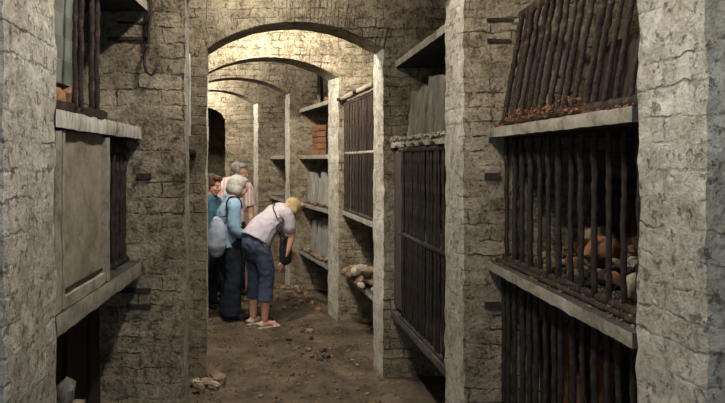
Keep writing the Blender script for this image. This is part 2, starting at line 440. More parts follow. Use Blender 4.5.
# ------------------------------------------------------------------ iron grilles
_bars = {}
def bar_mesh(h, r, mat, k):
    key = (round(h, 3), r, mat, k)
    if key not in _bars:
        bm = bmesh.new(); n = 44
        pts = [V((.004 * noise.noise(V((i * .18, k * 7.3, 1))), .004 * noise.noise(V((i * .18, k * 5.1, 9))), h * i / (n - 1))) for i in range(n)]
        rs = [r * (1 + .13 * noise.noise(V((i * .75, k * 3.3, 4)))) for i in range(n)]
        tube(bm, pts, rs, 8, .32, k)
        bmesh.ops.recalc_face_normals(bm, faces=bm.faces)
        me = bpy.data.meshes.new('bar'); bm.to_mesh(me); bm.free()
        me.materials.append(M[mat]); me.polygons.foreach_set('use_smooth', [True] * len(me.polygons))
        _bars[key] = me
    return _bars[key]

def grille(p0, p1, n, h, r, label, mat='iron', lean=(0, 0), rails=(), railr=(.018, .012), name='iron_grille', group=None, skip=(), inset=.03, fat=0.0):
    """p0,p1: feet of first and last bar. rails: list of (height, part name)"""
    p0, p1 = V(p0), V(p1)
    root = empty(name, p0, label, 'grille', group)
    ln = V((lean[0], lean[1], h)); rot = V((0, 0, 1)).rotation_difference(ln.normalized())
    for i in range(n):
        if i in skip: continue
        t = i / (n - 1)
        o = bpy.data.objects.new('bar', bar_mesh(ln.length, r, mat, i % 4)); C.objects.link(o); o.parent = root
        o.location = (p1 - p0) * t + V((R.uniform(-.006, .006), R.uniform(-.008, .008), 0))
        o.rotation_mode = 'QUATERNION'; o.rotation_quaternion = rot
        if fat: o.scale = (1 + R.uniform(-fat, fat), 1 + R.uniform(-fat, fat), 1)
    d = (p1 - p0).normalized()
    for (hz, nm, rm) in rails:
        bm = bmesh.new(); off = ln * (hz / h)
        a, b = p0 + off - d * inset, p1 + off + d * inset
        m = 26; pts = [a.lerp(b, k / (m - 1)) + V((0, 0, .004 * noise.noise(V((k * .5, hz * 9, 0))))) for k in range(m)]
        tube(bm, pts, [(railr[1] * (1 + .3 * noise.noise(V((k * .8, hz, 2)))), railr[0] * (1 + .3 * noise.noise(V((k * .7, hz, 6))))) for k in range(m)], 8, .15, hz, side=(1, 0, 0))
        obj(nm, bm, rm, root)
    return root

# right bay, nearest
def on(pn, pf, y, off): # point on front line at depth y, moved off into the bay
    t = (y - pn[1]) / (pf[1] - pn[1]); return (pn[0] + (pf[0] - pn[0]) * t + off, y)
a, b = on(b1n, b1f, 1.86, .055), on(b1n, b1f, 3.08, .06)
grille((*a, 1.915), (*b, 1.915), 17, .60, .0122, 'rusty iron grille leaning back above the upper right ledge', 'rust', lean=(.105, 0),
       rails=((.02, 'bottom_rail', 'rust'), (.585, 'top_rail', 'rust')), railr=(.022, .016), fat=.25)
a, b = on(b1n, b1f, 1.89, .13), on(b1n, b1f, 3.09, .085)
grille((*a, 1.228), (*b, 1.228), 14, .635, .0125, 'dark iron grille with rubble behind, between the two right ledges', 'iron',
       rails=((.008, 'bottom_rail', 'rust'),), railr=(.02, .016), fat=.15)
a, b = on(b1n, b1f, 1.88, .09), on(b1n, b1f, 3.10, .07)
grille((*a, .12), (*b, .12), 16, 1.055, .0125, 'black iron grille below the lower right ledge, reaching the ground', 'iron',
       rails=((.008, 'bottom_rail', 'rust'),), fat=.15)
# rail lying on the lower ledge in front of the bars
bm = bmesh.new(); a, b = on(b1n, b1f, 1.84, .055), on(b1n, b1f, 3.1, .04)
pts = [V((*a, 1.238)).lerp(V((*b, 1.238)), k / 30) + V((0, 0, .004 * noise.noise(V((k * .7, 0, 0))))) for k in range(31)]
tube(bm, pts, [.011 * (1 + .35 * noise.noise(V((k * .9, 3, 3)))) for k in range(31)], 8, .25)
tag(obj('rusty_rail', bm, 'rust'), 'thin rusty rail lying along the lower right ledge in front of the bars', 'rail')

# left bay, upper bars
grille((-1.025, 2.13, 1.93), (-1.058, 2.40, 1.93), 4, .565, .0095, 'short row of rusty upright bars beside the green checked tablet', 'rust', fat=.2)
bm = hx(shelfc((-1.0, 1.94), (-1.045, 2.46), -1, .06, 1.914, .034), res=.03, amp=.006, freq=18, chip=.02)
tag(obj('timber_rail', bm, 'wood'), 'dark rotten timber rail on the white flaking ledge', 'rail')
# left bay, recessed bars beside the panel
grille((-1.135, 2.56, 1.246), (-1.175, 2.97, 1.246), 7, .605, .012, 'narrow dark grille recessed beside the plastered slab', 'iron',
       rails=((.55, 'top_rail', 'iron'), (.01, 'bottom_rail', 'iron')))
# tall grille of the second right bay
a, b = on(b2n, b2f, 3.5, .03), on(b2n, b2f, 4.5, .02)
tg = grille((*a, .55), (*b, .55), 21, 1.29, .0085, 'tall dark grille of close bars in the second right bay', 'iron',
            rails=((.01, 'bottom_rail', 'rust'), (.645, 'middle_rail', 'rust'), (1.275, 'top_rail', 'rust')), railr=(.02, .014), inset=.08)
a, b = on(b2n, b2f, 4.52, .03), on(b2n, b2f, 4.79, .025)
bm = hx([(a[0], a[1], .6), (b[0], b[1], .6), (b[0] + .025, b[1], .6), (a[0] + .025, a[1], .6), (a[0], a[1], 1.83), (b[0], b[1], 1.83), (b[0] + .025, b[1], 1.83), (a[0] + .025, a[1], 1.83)], res=.05, amp=.003)
obj('side_board', bm, 'redwood', tg)['label'] = 'red brown board closing the far end'
# brown barred bay with round timber
a, b = on(b3n, b3f, 5.17, .035), on(b3n, b3f, 6.43, .03)
grille((*a, 1.215), (*b, 1.215), 32, 1.15, .0075, 'brown fine barred grille under the round pale timber', 'redwood',
       rails=((.01, 'bottom_rail', 'redwood'), (.605, 'middle_rail', 'paleboard'), (1.13, 'top_rail', 'redwood')), railr=(.016, .012), name='brown_grille')
bm = bmesh.new(); a, b = on(b3n, b3f, 5.125, .0), on(b3n, b3f, 6.475, .0)
pts = [V((*a, 2.40)).lerp(V((*b, 2.405)), k / 20) for k in range(21)]
tube(bm, pts, .027, 12, .25)
tm = obj('round_timber', bm, 'paleboard'); tag(tm, 'round pale timber beam across the top of the brown barred bay', 'beam')
for t in (.42, .97):
    p = V((*a, 2.395)).lerp(V((*b, 2.4)), t) + V((-.03, 0, 0)); bm = bmesh.new()
    tube(bm, [p + V((-.03, 0, 0)), p + V((-.02, 0, 0)), p + V((.02, 0, 0))], [.014, .02, .02], 10)
    obj('bolt', bm, 'iron', tm)

# ------------------------------------------------------------------ left bay contents
def along(t0, t1, off, z0, z1, th, ln=l1n, lf=l1f, side=-1):
    p = [on(ln, lf, y, side * o) for y in (t0, t1) for o in (off, off + th)]
    q = [p[0], p[2], p[3], p[1]]
    return [(*c, z0) for c in q] + [(*c, z1) for c in q]
pr = empty('sealing_slab', (*on(l1n, l1f, 2.2, -.05), 1.245), 'tall grey plastered slab with moulded frame sealing the left bay', 'slab')
obj('panel_face', hx(along(2.03, 2.50, .03, 1.245, 1.853, .05), res=.03, amp=.004, freq=14), 'panel', pr)
obj('frame_stile', hx(along(1.935, 1.985, .004, 1.245, 1.853, .03), res=.03, amp=.003, chip=.008), 'stone', pr)
obj('frame_stile', hx(along(2.012, 2.03, .010, 1.245, 1.853, .05), res=.03, amp=.002, chip=.005), 'stone', pr)
obj('frame_stile', hx(along(2.475, 2.515, .006, 1.245, 1.853, .06), res=.03, amp=.003, chip=.008), 'stone', pr)
obj('frame_rail_or_shade_strip', hx(along(2.036, 2.473, .012, 1.245, 1.285, .022), res=.03, amp=.003, chip=.006), 'stone', pr)
obj('frame_rail_or_shade_strip', hx(along(2.07, 2.473, .022, 1.297, 1.306, .02), res=.03, amp=.003, chip=.006), 'iron', pr)['label'] = 'dark strip for the shaded groove'  # dark strip put in for the shade of a thin groove
# boards closing the void behind the recessed bars
bm = hx(along(2.50, 3.0, .16, 1.246, 1.85, .03), res=.05, amp=.004)
tag(obj('back_board', bm, 'wood'), 'dark board standing behind the narrow grille in the left bay', 'board')
# green tablet on orange brick pieces
y0, y1 = 1.95, 2.205
bm = hx([(-1.045, y0, 2.015), (-1.06, y1, 2.015), (-1.10, y1, 2.015), (-1.09, y0, 2.015), (-1.035, y0, 2.47), (-1.05, y1, 2.47), (-1.09, y1, 2.47), (-1.08, y0, 2.47)], res=.03, amp=.002, chip=.006)
tag(obj('stone_tablet', bm, 'green'), 'green grey checked tablet propped behind the rusty bars at top left', 'tablet')
for k, (x, y, sz) in enumerate(((-1.055, 2.06, .044), (-1.07, 2.165, .046))):
    bm = rock(bmesh.new(), (x, y, 1.914 + sz), (.035, .055, sz + .012), k * 2.3 + 1, .2, True)
    tag(obj('brick_fragment', bm, 'terracotta'), ('orange brick piece under the near end of the green tablet', 'orange brick piece under the far end of the green tablet')[k], 'brick', 'brick pieces under the tablet')
# lower left void: dark boards and a pale lump
lb = empty('rotten_boarding', (*on(l1n, l1f, 2.5, -.2), 0), 'dark rotten upright boarding in the void under the left ledge', 'boarding')
for k in range(5):
    t = 2.25 + k * .15
    obj('board', hx(tilt(along(t, t + .135, .20 + .015 * (k % 2), 0, 1.12 - .05 * (k % 3), .025), .01 * (k - 2), 'X'), res=.06, amp=.004), 'wood', lb)
bm = rock(bmesh.new(), (-1.085, 2.2, .90), (.035, .035, .05), 4.2, .4)
bm2 = hx(boxc(-1.4, -1.06, 2.1, 2.32, 0, .84), res=.05, amp=.015, chip=.03)
tag(obj('rubble_pier', bm2, 'brick'), 'dark broken masonry stump under the left ledge', 'masonry')
tag(obj('plaster_lump', bm, 'lead'), 'white plaster lump on the masonry stump at lower left', 'rubble')

# iron hook, cable, dark strips for shaded slots on the side faces of the first pillars
yL = 3.012
bm = bmesh.new()
pts = [(X(148, yL), yL + .012, Hh(46, yL)), (X(146.5, yL), yL - .02, Hh(56, yL)), (X(146.5, yL), yL - .03, Hh(66, yL)), (X(149, yL), yL - .035, Hh(73, yL)), (X(153, yL), yL - .035, Hh(76, yL)), (X(157, yL), yL - .03, Hh(74, yL)), (X(158.5, yL), yL - .03, Hh(70, yL))]
tube(bm, pts, [.007, .007, .007, .008, .008, .007, .005], 8)
tag(obj('iron_hook', bm, 'iron'), 'bent iron hook on the brick pillar at upper left', 'hook')
bm = bmesh.new()
pts = [(X(152, yL), yL - .012, Hh(-22, yL)), (X(151, yL), yL - .014, Hh(0, yL)), (X(152, yL), yL - .012, Hh(14, yL)), (X(149.5, yL), yL - .014, Hh(30, yL)), (X(149, yL), yL - .012, Hh(45, yL))]
tube(bm, pts, .008, 8, .1)
tag(obj('cable', bm, 'iron'), 'dark cable running down the brick pillar above the iron hook', 'cable')

def slot_strip(px0, px1, py, d, label, th=.022, dep=.018):  # dark strip put in for the shade of an open wall slot
    bm = hx(boxc(X(px0, d), X(px1, d), d - dep, d + .05, Hh(py, d) - th / 2, Hh(py, d) + th / 2), res=.03, amp=.004, chip=.006)
    tag(obj('shaded_slot_strip', bm, 'iron'), label, 'strip', 'dark strips for shaded slots in the pillars')
slot_strip(108, 150, 39, 3.02, 'dark strip for a shaded slot across the left pillar level with the hook cable', .018, .012)
slot_strip(118, 151, 23, 3.02, 'dark strip for a shaded slot just under the top left shelf', .014, .010)
slot_strip(137, 152, 176, 3.02, 'short dark strip for a shaded slot in the left pillar at the height of the narrow grille', .03)
slot_strip(120, 151, 290, 3.02, 'dark strip for a shaded slot in the left pillar just below the grey ledge', .022)
slot_strip(128, 151, 306, 3.02, 'dark strip for a shaded slot in the left pillar, second below the grey ledge', .02)
slot_strip(487, 512, 20, 3.15, 'dark strip for a shaded slot in the right pillar beside the leaning bars, upper', .018, .008)
slot_strip(487, 510, 41, 3.15, 'dark strip for a shaded slot in the right pillar beside the leaning bars, lower', .02, .008)
slot_strip(484, 500, 176, 3.15, 'short dark strip for a shaded slot in the right pillar under the upper ledge', .035)
slot_strip(484, 500, 305, 3.15, 'short dark strip for a shaded slot in the right pillar under the lower ledge', .035)
# conduit on the first arch pillar
bm = bmesh.new(); yC = 4.812; xC = X(189.3, yC)
tube(bm, [(xC, yC, Hh(136, yC)), (xC + .001, yC, Hh(95, yC)), (xC - .002, yC, Hh(54, yC))], .0105, 10)
cd = tag(obj('white_conduit', bm, 'conduit'), 'slim white upright tube in the corner before the first arch', 'tube')
bm = rock(bmesh.new(), (X(191, 4.77), 4.78, Hh(153, 4.77)), (.035, .045, .035), 1.2)
tag(obj('wall_knob', bm, 'iron'), 'dark knob on the arch pillar below the white tube', 'knob')

# ------------------------------------------------------------------ right bay contents
def frag(ctr, size, mat, label, group, name='brick_fragment', cat='brick', brick=True, rot=None):
    bm = rock(bmesh.new(), ctr, size, R.uniform(0, 50), R.uniform(0, 3) if rot is None else rot, brick)
    return tag(obj(name, bm, mat, smooth=not brick), label, cat, group)
# rubble behind the middle grille
for k in range(64):
    y = R.uniform(1.93, 3.0); off = R.uniform(.17, .48)
    x, _ = on(b1n, b1f, y, off); sz = R.uniform(.018, .046)
    if k % 9 == 0: sz = R.uniform(.055, .075)
    zz = 1.228 + sz * .6 + (off - .17) * .55 * R.uniform(.3, 1.2)
    frag((x, y, zz), (sz, sz * 1.15, sz * .8), R.choice(('terracotta', 'rubble', 'rubble', 'paleroc', 'wood', 'rubble')), 'broken brick or stone in the heap behind the middle right bars', 'rubble behind the middle right bars', brick=k % 3 > 0)
for k, (y, off, w, h) in enumerate(((2.02, .34, .14, .32), (2.32, .42, .17, .36))):
    x, _ = on(b1n, b1f, y, off)
    bm = hx(tilt(boxc(x, x + .05, y - w / 2, y + w / 2, 1.23, 1.23 + h), .12, 'Y'), res=.03, amp=.006, chip=.02)
    tag(obj('grey_slab', bm, 'lead'), ('grey slab upright behind the nearest middle bars', 'grey slab upright behind the middle bars, farther one')[k], 'slab', 'grey slabs in the right bay')
# collapsed coffin planks behind the middle grille
cf = empty('collapsed_coffin', (1.35, 2.5, 1.23), 'dark collapsed coffin behind the middle right bars', 'coffin')
obj('side_plank', hx(tilt(boxc(1.16, 1.19, 2.0, 3.08, 1.34, 1.58), .06, 'X'), res=.06, amp=.006, chip=.03), 'wood', cf)
obj('lid', hx(tilt(boxc(1.16, 1.7, 2.0, 3.08, 1.6, 1.63), .04, 'X'), res=.06, amp=.006, chip=.03), 'wood', cf)
obj('end_plank', hx(boxc(1.2, 1.7, 3.02, 3.06, 1.23, 1.6), res=.06, amp=.006, chip=.02), 'wood', cf)
# upper right bay: heap and timbers behind leaning bars
cf = empty('rotten_coffin', (1.4, 2.5, 1.915), 'rotten brown coffin slumped behind the leaning rusty bars', 'coffin')
obj('side_plank', hx(tilt(boxc(1.16, 1.19, 1.9, 3.1, 1.93, 2.3), .18, 'Y'), res=.05, amp=.012, chip=.03), 'wood', cf)
obj('lid', hx(tilt(boxc(1.18, 1.8, 1.9, 3.1, 2.31, 2.34), -.1, 'Y'), res=.05, amp=.012, chip=.03), 'wood', cf)
for k in range(16):
    y = R.uniform(1.9, 3.05); x, _ = on(b1n, b1f, y, R.uniform(.17, .33)); sz = R.uniform(.03, .06)
    frag((x, y, 1.915 + sz * .7), (sz, sz * 1.2, sz * .8), R.choice(('rubble', 'terracotta', 'paleroc')), 'broken lump of rubble behind the leaning rusty bars', 'rubble behind the leaning bars')
# rust flakes along ledges: uncountable
def flakes(name, label, n, fn, mat, smin=.003, smax=.009, cat='debris'):
    bm = bmesh.new()
    for k in range(n):
        p = V(fn()); s_ = R.uniform(smin, smax); m = Matrix.Rotation(R.uniform(0, 6.28), 3, V((R.uniform(-1, 1), R.uniform(-1, 1), R.uniform(-1, 1))).normalized())
        vs = [bm.verts.new(p + m @ V(q)) for q in ((s_ * 1.5, 0, -s_ * .2), (0, s_, -s_ * .25), (-s_ * 1.3, -s_ * .2, -s_ * .2), (R.uniform(-.3, .3) * s_, -s_, -s_ * .2), (0, 0, s_ * .45))]
        for i in range(4): bm.faces.new((vs[i], vs[(i + 1) % 4], vs[4]))
        bm.faces.new(vs[3::-1])
    o = obj(name, bm, mat, smooth=False); return tag(o, label, cat, kind='stuff')
def fl1():
    y = R.uniform(1.85, 3.1); t = R.random() ** 2; h = 1.93 + R.uniform(0, .06) * (1 - t)
    return (on(b1n, b1f, y, .03 + t * .2)[0], y, h if t < .15 and 2.2 < y < 3.0 else 1.922)
flakes('rust_flakes', 'orange rust flakes heaped along the foot of the leaning bars', 800, fl1, 'rustflake')
def fl2():
    y = R.uniform(1.85, 3.1); return (on(b1n, b1f, y, R.uniform(.02, .32))[0], y, 1.232)
flakes('rust_crumbs', 'brown rust crumbs scattered on the lower right ledge', 1100, fl2, 'rubble', .0025, .007)
# lower right void: upright planks and bricks behind the bars
for k in range(7):
    y = 1.98 + k * .165; x, _ = on(b1n, b1f, y, .24 + .03 * (k % 2))
    bm = hx(tilt(boxc(x, x + .03, y, y + R.uniform(.07, .12), .04, R.uniform(.75, 1.0)), R.uniform(-.05, .05), 'X'), res=.05, amp=.004, chip=.015)
    tag(obj('coffin_plank', bm, R.choice(('wood', 'redwood', 'terracotta'))), 'upright broken plank behind the bars below the lower right ledge', 'plank', 'planks behind the lowest right bars')
for k in range(14):
    y = R.uniform(1.95, 3.05); x, _ = on(b1n, b1f, y, R.uniform(.14, .22)); sz = R.uniform(.05, .09)
    frag((x, y, sz * .8 + .35 * (k % 2) * 0), (sz, sz, sz * .8), 'terracotta', 'broken brick lying at the foot of the lowest right bars', 'bricks behind the lowest right bars')

# second right bay: row of upright grey slabs on the ragged shelf
yy = 3.46
for k, (w, h, t) in enumerate(((.20, .40, .02), (.22, .385, -.01), (.19, .41, .0), (.22, .37, .015), (.24, .36, -.02))):
    x, _ = on(b2n, b2f, yy + w / 2, .055); x2, _ = on(b2n, b2f, yy + w - .012, .055); x1, _ = on(b2n, b2f, yy, .055)
    c = [(x1, yy, 1.895), (x2, yy + w - .012, 1.895), (x2 + .06, yy + w - .012, 1.895), (x1 + .06, yy, 1.895)]
    c = c + [(p[0] + .03, p[1], 1.895 + h + (.02 if i in (1, 2) else -.01)) for i, p in enumerate(c)]
    bm = hx(c, res=.03, amp=.009, freq=14, chip=.03, seed=k)
    tag(obj('upright_slab', bm, 'lead'), ('nearest grey slab upright above the tall grille', 'second nearest grey slab upright above the tall grille', 'middle grey slab upright above the tall grille', 'fourth grey slab upright above the tall grille', 'farthest grey slab upright above the tall grille')[k], 'slab', 'upright slabs above the tall grille')
    yy += w
def fl3():
    y = R.uniform(3.44, 4.8); return (on(b2n, b2f, y, R.uniform(-.005, .05))[0], y, 1.9 + R.uniform(0, .012))
flakes('mortar_crumbs', 'crumbled mortar along the lip above the tall grille', 500, fl3, 'paleroc', .006, .02)
frag((*on(b2n, b2f, 4.7, .03), 1.915), (.035, .045, .03), 'terracotta', 'orange brick bit at the far end of the ragged shelf', None)
# third bay: heap of straw rubble on the low shelf, dark coffin behind
for k in range(34):
    y = R.uniform(5.2, 6.4); off = R.uniform(-.0, .25); x, _ = on(b3n, b3f, y, off); sz = R.uniform(.035, .075)
    frag((x, y, .54 + sz * .6 + .17 * R.random() * (1 - abs(y - 5.7) / .6)), (sz, sz * 1.2, sz * .7), R.choice(('rubble', 'rubble', 'paleroc', 'rubble')), 'straw brown lump in the heap on the low shelf', 'heap on the low shelf', 'rubble_lump', 'rubble', False)
for (z0, z1, lab) in ((1.22, 1.74, 'brown coffin side behind the fine bars, lower'), (1.84, 2.32, 'brown coffin side behind the fine bars, upper')):
    a, b = on(b3n, b3f, 5.2, .14), on(b3n, b3f, 6.4, .11)
    bm = hx([(a[0], a[1], z0), (b[0], b[1], z0), (b[0] + .4, b[1], z0), (a[0] + .4, a[1], z0), (a[0], a[1], z1), (b[0], b[1], z1), (b[0] + .4, b[1], z1), (a[0] + .4, a[1], z1)], res=.08, amp=.006, chip=.01)
    tag(obj('coffin', bm, 'redwood'), lab, 'coffin', 'coffins behind the fine bars')
# fourth bay: slabs, bricks
def row4(n, y0, y1, z, hs, off, mat, name, lab, grp, cat, th=.05):
    st = (y1 - y0) / n
    for k in range(n):
        ya, yb = y0 + k * st, y0 + (k + .9) * st
        a, b = on(b4n, b4f, ya, off + R.uniform(0, .05)), on(b4n, b4f, yb, off + R.uniform(0, .05)); h = R.uniform(*hs)
        c = [(a[0], a[1], z), (b[0], b[1], z), (b[0] + th, b[1], z), (a[0] + th, a[1], z)]
        c = c + [(p[0] + .03, p[1], z + h) for p in c]
        bm = hx(c, res=.05, amp=.006, chip=.02, seed=k)
        tag(obj(name, bm, mat), lab % ('nearest', 'second nearest', 'middle', 'fourth', 'farthest')[k], cat, grp)
row4(4, 7.15, 7.98, 1.19, (.33, .42), .07, 'palelead', 'upright_slab', '%s grey slab upright on the shelf level with the blonde head', 'slabs on the open shelf', 'slab')
row4(4, 7.1, 7.95, .55, (.40, .5), .08, 'palelead', 'upright_slab', '%s grey slab upright on the lowest open shelf', 'slabs on the lowest shelf', 'slab')
for k in range(10):
    r_, c_ = k // 2, k % 2
    y = 7.50 + c_ * .24; x, _ = on(b4n, b4f, y, .09)
    bm = hx(boxc(x, x + .11, y - .11, y + .11, 1.815 + r_ * .075, 1.883 + r_ * .075), res=.04, amp=.006, chip=.012, seed=k)
    tag(obj('red_brick', bm, 'terracotta'), 'red brick in the loose stack on the second open shelf', 'brick', 'stacked red bricks')
for k in range(9):
    y = R.uniform(6.85, 7.9); x, _ = on(b4n, b4f, y, R.uniform(.03, .1)); sz = R.uniform(.02, .045)
    frag((x, y, 2.435 + sz * .7), (sz, sz, sz * .8), R.choice(('terracotta', 'rubble')), 'brick bit on the highest open shelf', 'brick bits on the highest open shelf')
x, _ = on(b4n, b4f, 7.6, .13)
tag(obj('grey_panel', hx(boxc(x, x + .04, 7.3, 7.85, 2.435, 2.8), res=.05, amp=.004, chip=.01), 'lead'), 'pale grey panel standing on the highest open shelf', 'panel')
for k in range(10):
    y = R.uniform(6.85, 7.95); x, _ = on(b4n, b4f, y, R.uniform(.02, .055)); sz = R.uniform(.015, .03)
    frag((x, y, 1.19 + sz * .7), (sz, sz, sz * .8), R.choice(('terracotta', 'rubble')), 'brick bit in front of the slabs at blonde head height', 'brick bits before the slabs')
for k in range(14):
    y = R.uniform(6.85, 7.95); x, _ = on(b4n, b4f, y, R.uniform(.02, .06)); sz = R.uniform(.02, .045)
    frag((x, y, .55 + sz * .7), (sz, sz, sz * .7), R.choice(('rubble', 'rubble', 'rubble')), 'brown lump in front of the slabs on the lowest open shelf', 'lumps on the lowest open shelf', 'rubble_lump', 'rubble', False)

# ------------------------------------------------------------------ floor litter
for k in range(95):
    y = R.uniform(6.85, 8.4); t = R.random() ** 1.4
    xr = -.42 - (y - 6.8) * .38; x = xr - t * .75; sz = R.uniform(.012, .042)
    frag((x, y, floor_z(x, y) + sz * .45), (sz, sz * 1.3, sz * .7), R.choice(('terracotta', 'rubble', 'rubble', 'rubble')), 'brick rubble on the earth floor below the open shelves', 'rubble below the open shelves')
for k in range(14):
    y = R.uniform(5.2, 6.45); x = -.28 - (y - 5.2) * .25 - R.random() ** 2 * .35; sz = R.uniform(.015, .035)
    frag((x, y, floor_z(x, y) + sz * .4), (sz, sz * 1.3, sz * .7), R.choice(('rubble', 'floor')), 'small stone on the floor beside the second right pillar', 'small stones by the pillar')
for k in range(14):
    y = R.uniform(4.0, 5.3); x = R.uniform(-1.2, .12); sz = R.uniform(.01, .024)
    frag((x, y, floor_z(x, y) + sz * .4), (sz, sz * 1.3, sz * .7), R.choice(('rubble', 'rubble', 'floor')), 'small loose stone on the earth floor before the first arch', 'loose stones before the first arch')
for k, (px, py) in enumerate(((352, 362), (368, 344), (330, 348), (357, 366))):
    d = F * EYE / (py - HOR); x = X(px, d)
    bm = rock(bmesh.new(), (x, d, floor_z(x, d) + .008), (.02, .014, .006), k * 3.1, k)
    tag(obj('paper_scrap', bm, 'paleroc'), ('white scrap on the floor before the first right arch pillar', 'white scrap on the floor close beside the right arch pillar', 'white scrap on the open floor left of the right arch pillar', 'second white scrap before the first right arch pillar')[k], 'scrap', 'white scraps on the floor')
# rubble at the foot of the left arch pillar
for k in range(9):
    y = R.uniform(4.55, 4.8); x = R.uniform(-1.35, -1.1); sz = R.uniform(.03, .06)
    frag((x, y, floor_z(x, y) + sz * .5), (sz, sz, sz * .7), R.choice(('paleroc', 'rubble', 'brick')), 'stone lump at the foot of the left arch pillar', 'stones at the left arch pillar')
def fl4():
    while True:
        x = R.uniform(-1.9, .5); y = R.uniform(3.6, 8.3)
        if -1.25 - max(0, y - 4.8) * .36 < x < .2 - (y - 4.8) * .26: return (x, y, floor_z(x, y) + .004)
flakes('floor_grit', 'brown grit and crumbs strewn over the earth floor', 2600, fl4, 'rubble', .004, .012, 'grit')
# white cloth / paper the bending person reaches for
d = 7.0
# ------------------------------------------------------------------ people
def ell(bm, ctr, ax, rad, sub=3):
    r_ = bmesh.ops.create_icosphere(bm, subdivisions=sub, radius=1.0)
    A, B, D = [V(a).normalized() for a in ax]
    for v in r_['verts']:
        p = v.co; v.co = V(ctr) + A * (p.x * rad[0]) + B * (p.y * rad[1]) + D * (p.z * rad[2])

def limb(bm, pts, rad, side=None, sides=14, cap=(True, True)):
    """tapered limb with rounded ends, densified along a smooth path"""
    pts = [V(p) for p in pts]; rs = [r if isinstance(r, tuple) else (r, r) for r in rad]
    P, Q = [], []
    n = len(pts)
    for i in range(n - 1):
        p0, p1, p2, p3 = pts[max(i - 1, 0)], pts[i], pts[i + 1], pts[min(i + 2, n - 1)]
        for k in range(5):
            t = k / 5
            c = .5 * ((2 * p1) + (p2 - p0) * t + (2 * p0 - 5 * p1 + 4 * p2 - p3) * t * t + (3 * p1 - p0 - 3 * p2 + p3) * t ** 3)
            P.append(c); Q.append(tuple(rs[i][j] * (1 - t) + rs[i + 1][j] * t for j in (0, 1)))
    P.append(pts[-1]); Q.append(rs[-1])
    def caps(p, d, r):
        m = (r[0] + r[1]) / 2
        return [(p + d * (m * s_), (r[0] * c_, r[1] * c_)) for s_, c_ in ((.45, .88), (.78, .6), (.95, .25))]
    if cap[0]:
        for p, r in caps(P[0], (P[0] - P[1]).normalized(), Q[0]): P.insert(0, p); Q.insert(0, r)
    if cap[1]:
        for p, r in caps(P[-1], (P[-1] - P[-2]).normalized(), Q[-1]): P.append(p); Q.append(r)
    tube(bm, P, Q, sides, side=side)

def fuse(name, bm, mat, parent, voxel=.008, smooth=6, folds=0.0, ff=14.0, origin=None, flat=None):
    """union of overlapping closed pieces as one continuous skin"""
    bmesh.ops.recalc_face_normals(bm, faces=bm.faces)
    me = bpy.data.meshes.new('tmp'); bm.to_mesh(me); bm.free()
    o = bpy.data.objects.new('tmp', me); C.objects.link(o)
    md = o.modifiers.new('r', 'REMESH'); md.mode = 'VOXEL'; md.voxel_size = voxel; md.adaptivity = 0
    if smooth:
        sm = o.modifiers.new('s', 'SMOOTH'); sm.iterations = smooth; sm.factor = .5
    dg = bpy.context.evaluated_depsgraph_get(); dg.update()
    me2 = bpy.data.meshes.new_from_object(o.evaluated_get(dg))
    bpy.data.objects.remove(o); bpy.data.meshes.remove(me)
    b2 = bmesh.new(); b2.from_mesh(me2); bpy.data.meshes.remove(me2)
    if folds:
        b2.normal_update()
        for v in b2.verts:
            k = noise.noise(V((v.co.x * ff, v.co.y * ff, v.co.z * ff * .55))) + .5 * noise.noise(v.co * ff * 2.1)
            v.co += v.normal * folds * k
    return obj(name, b2, mat, parent, True, origin)

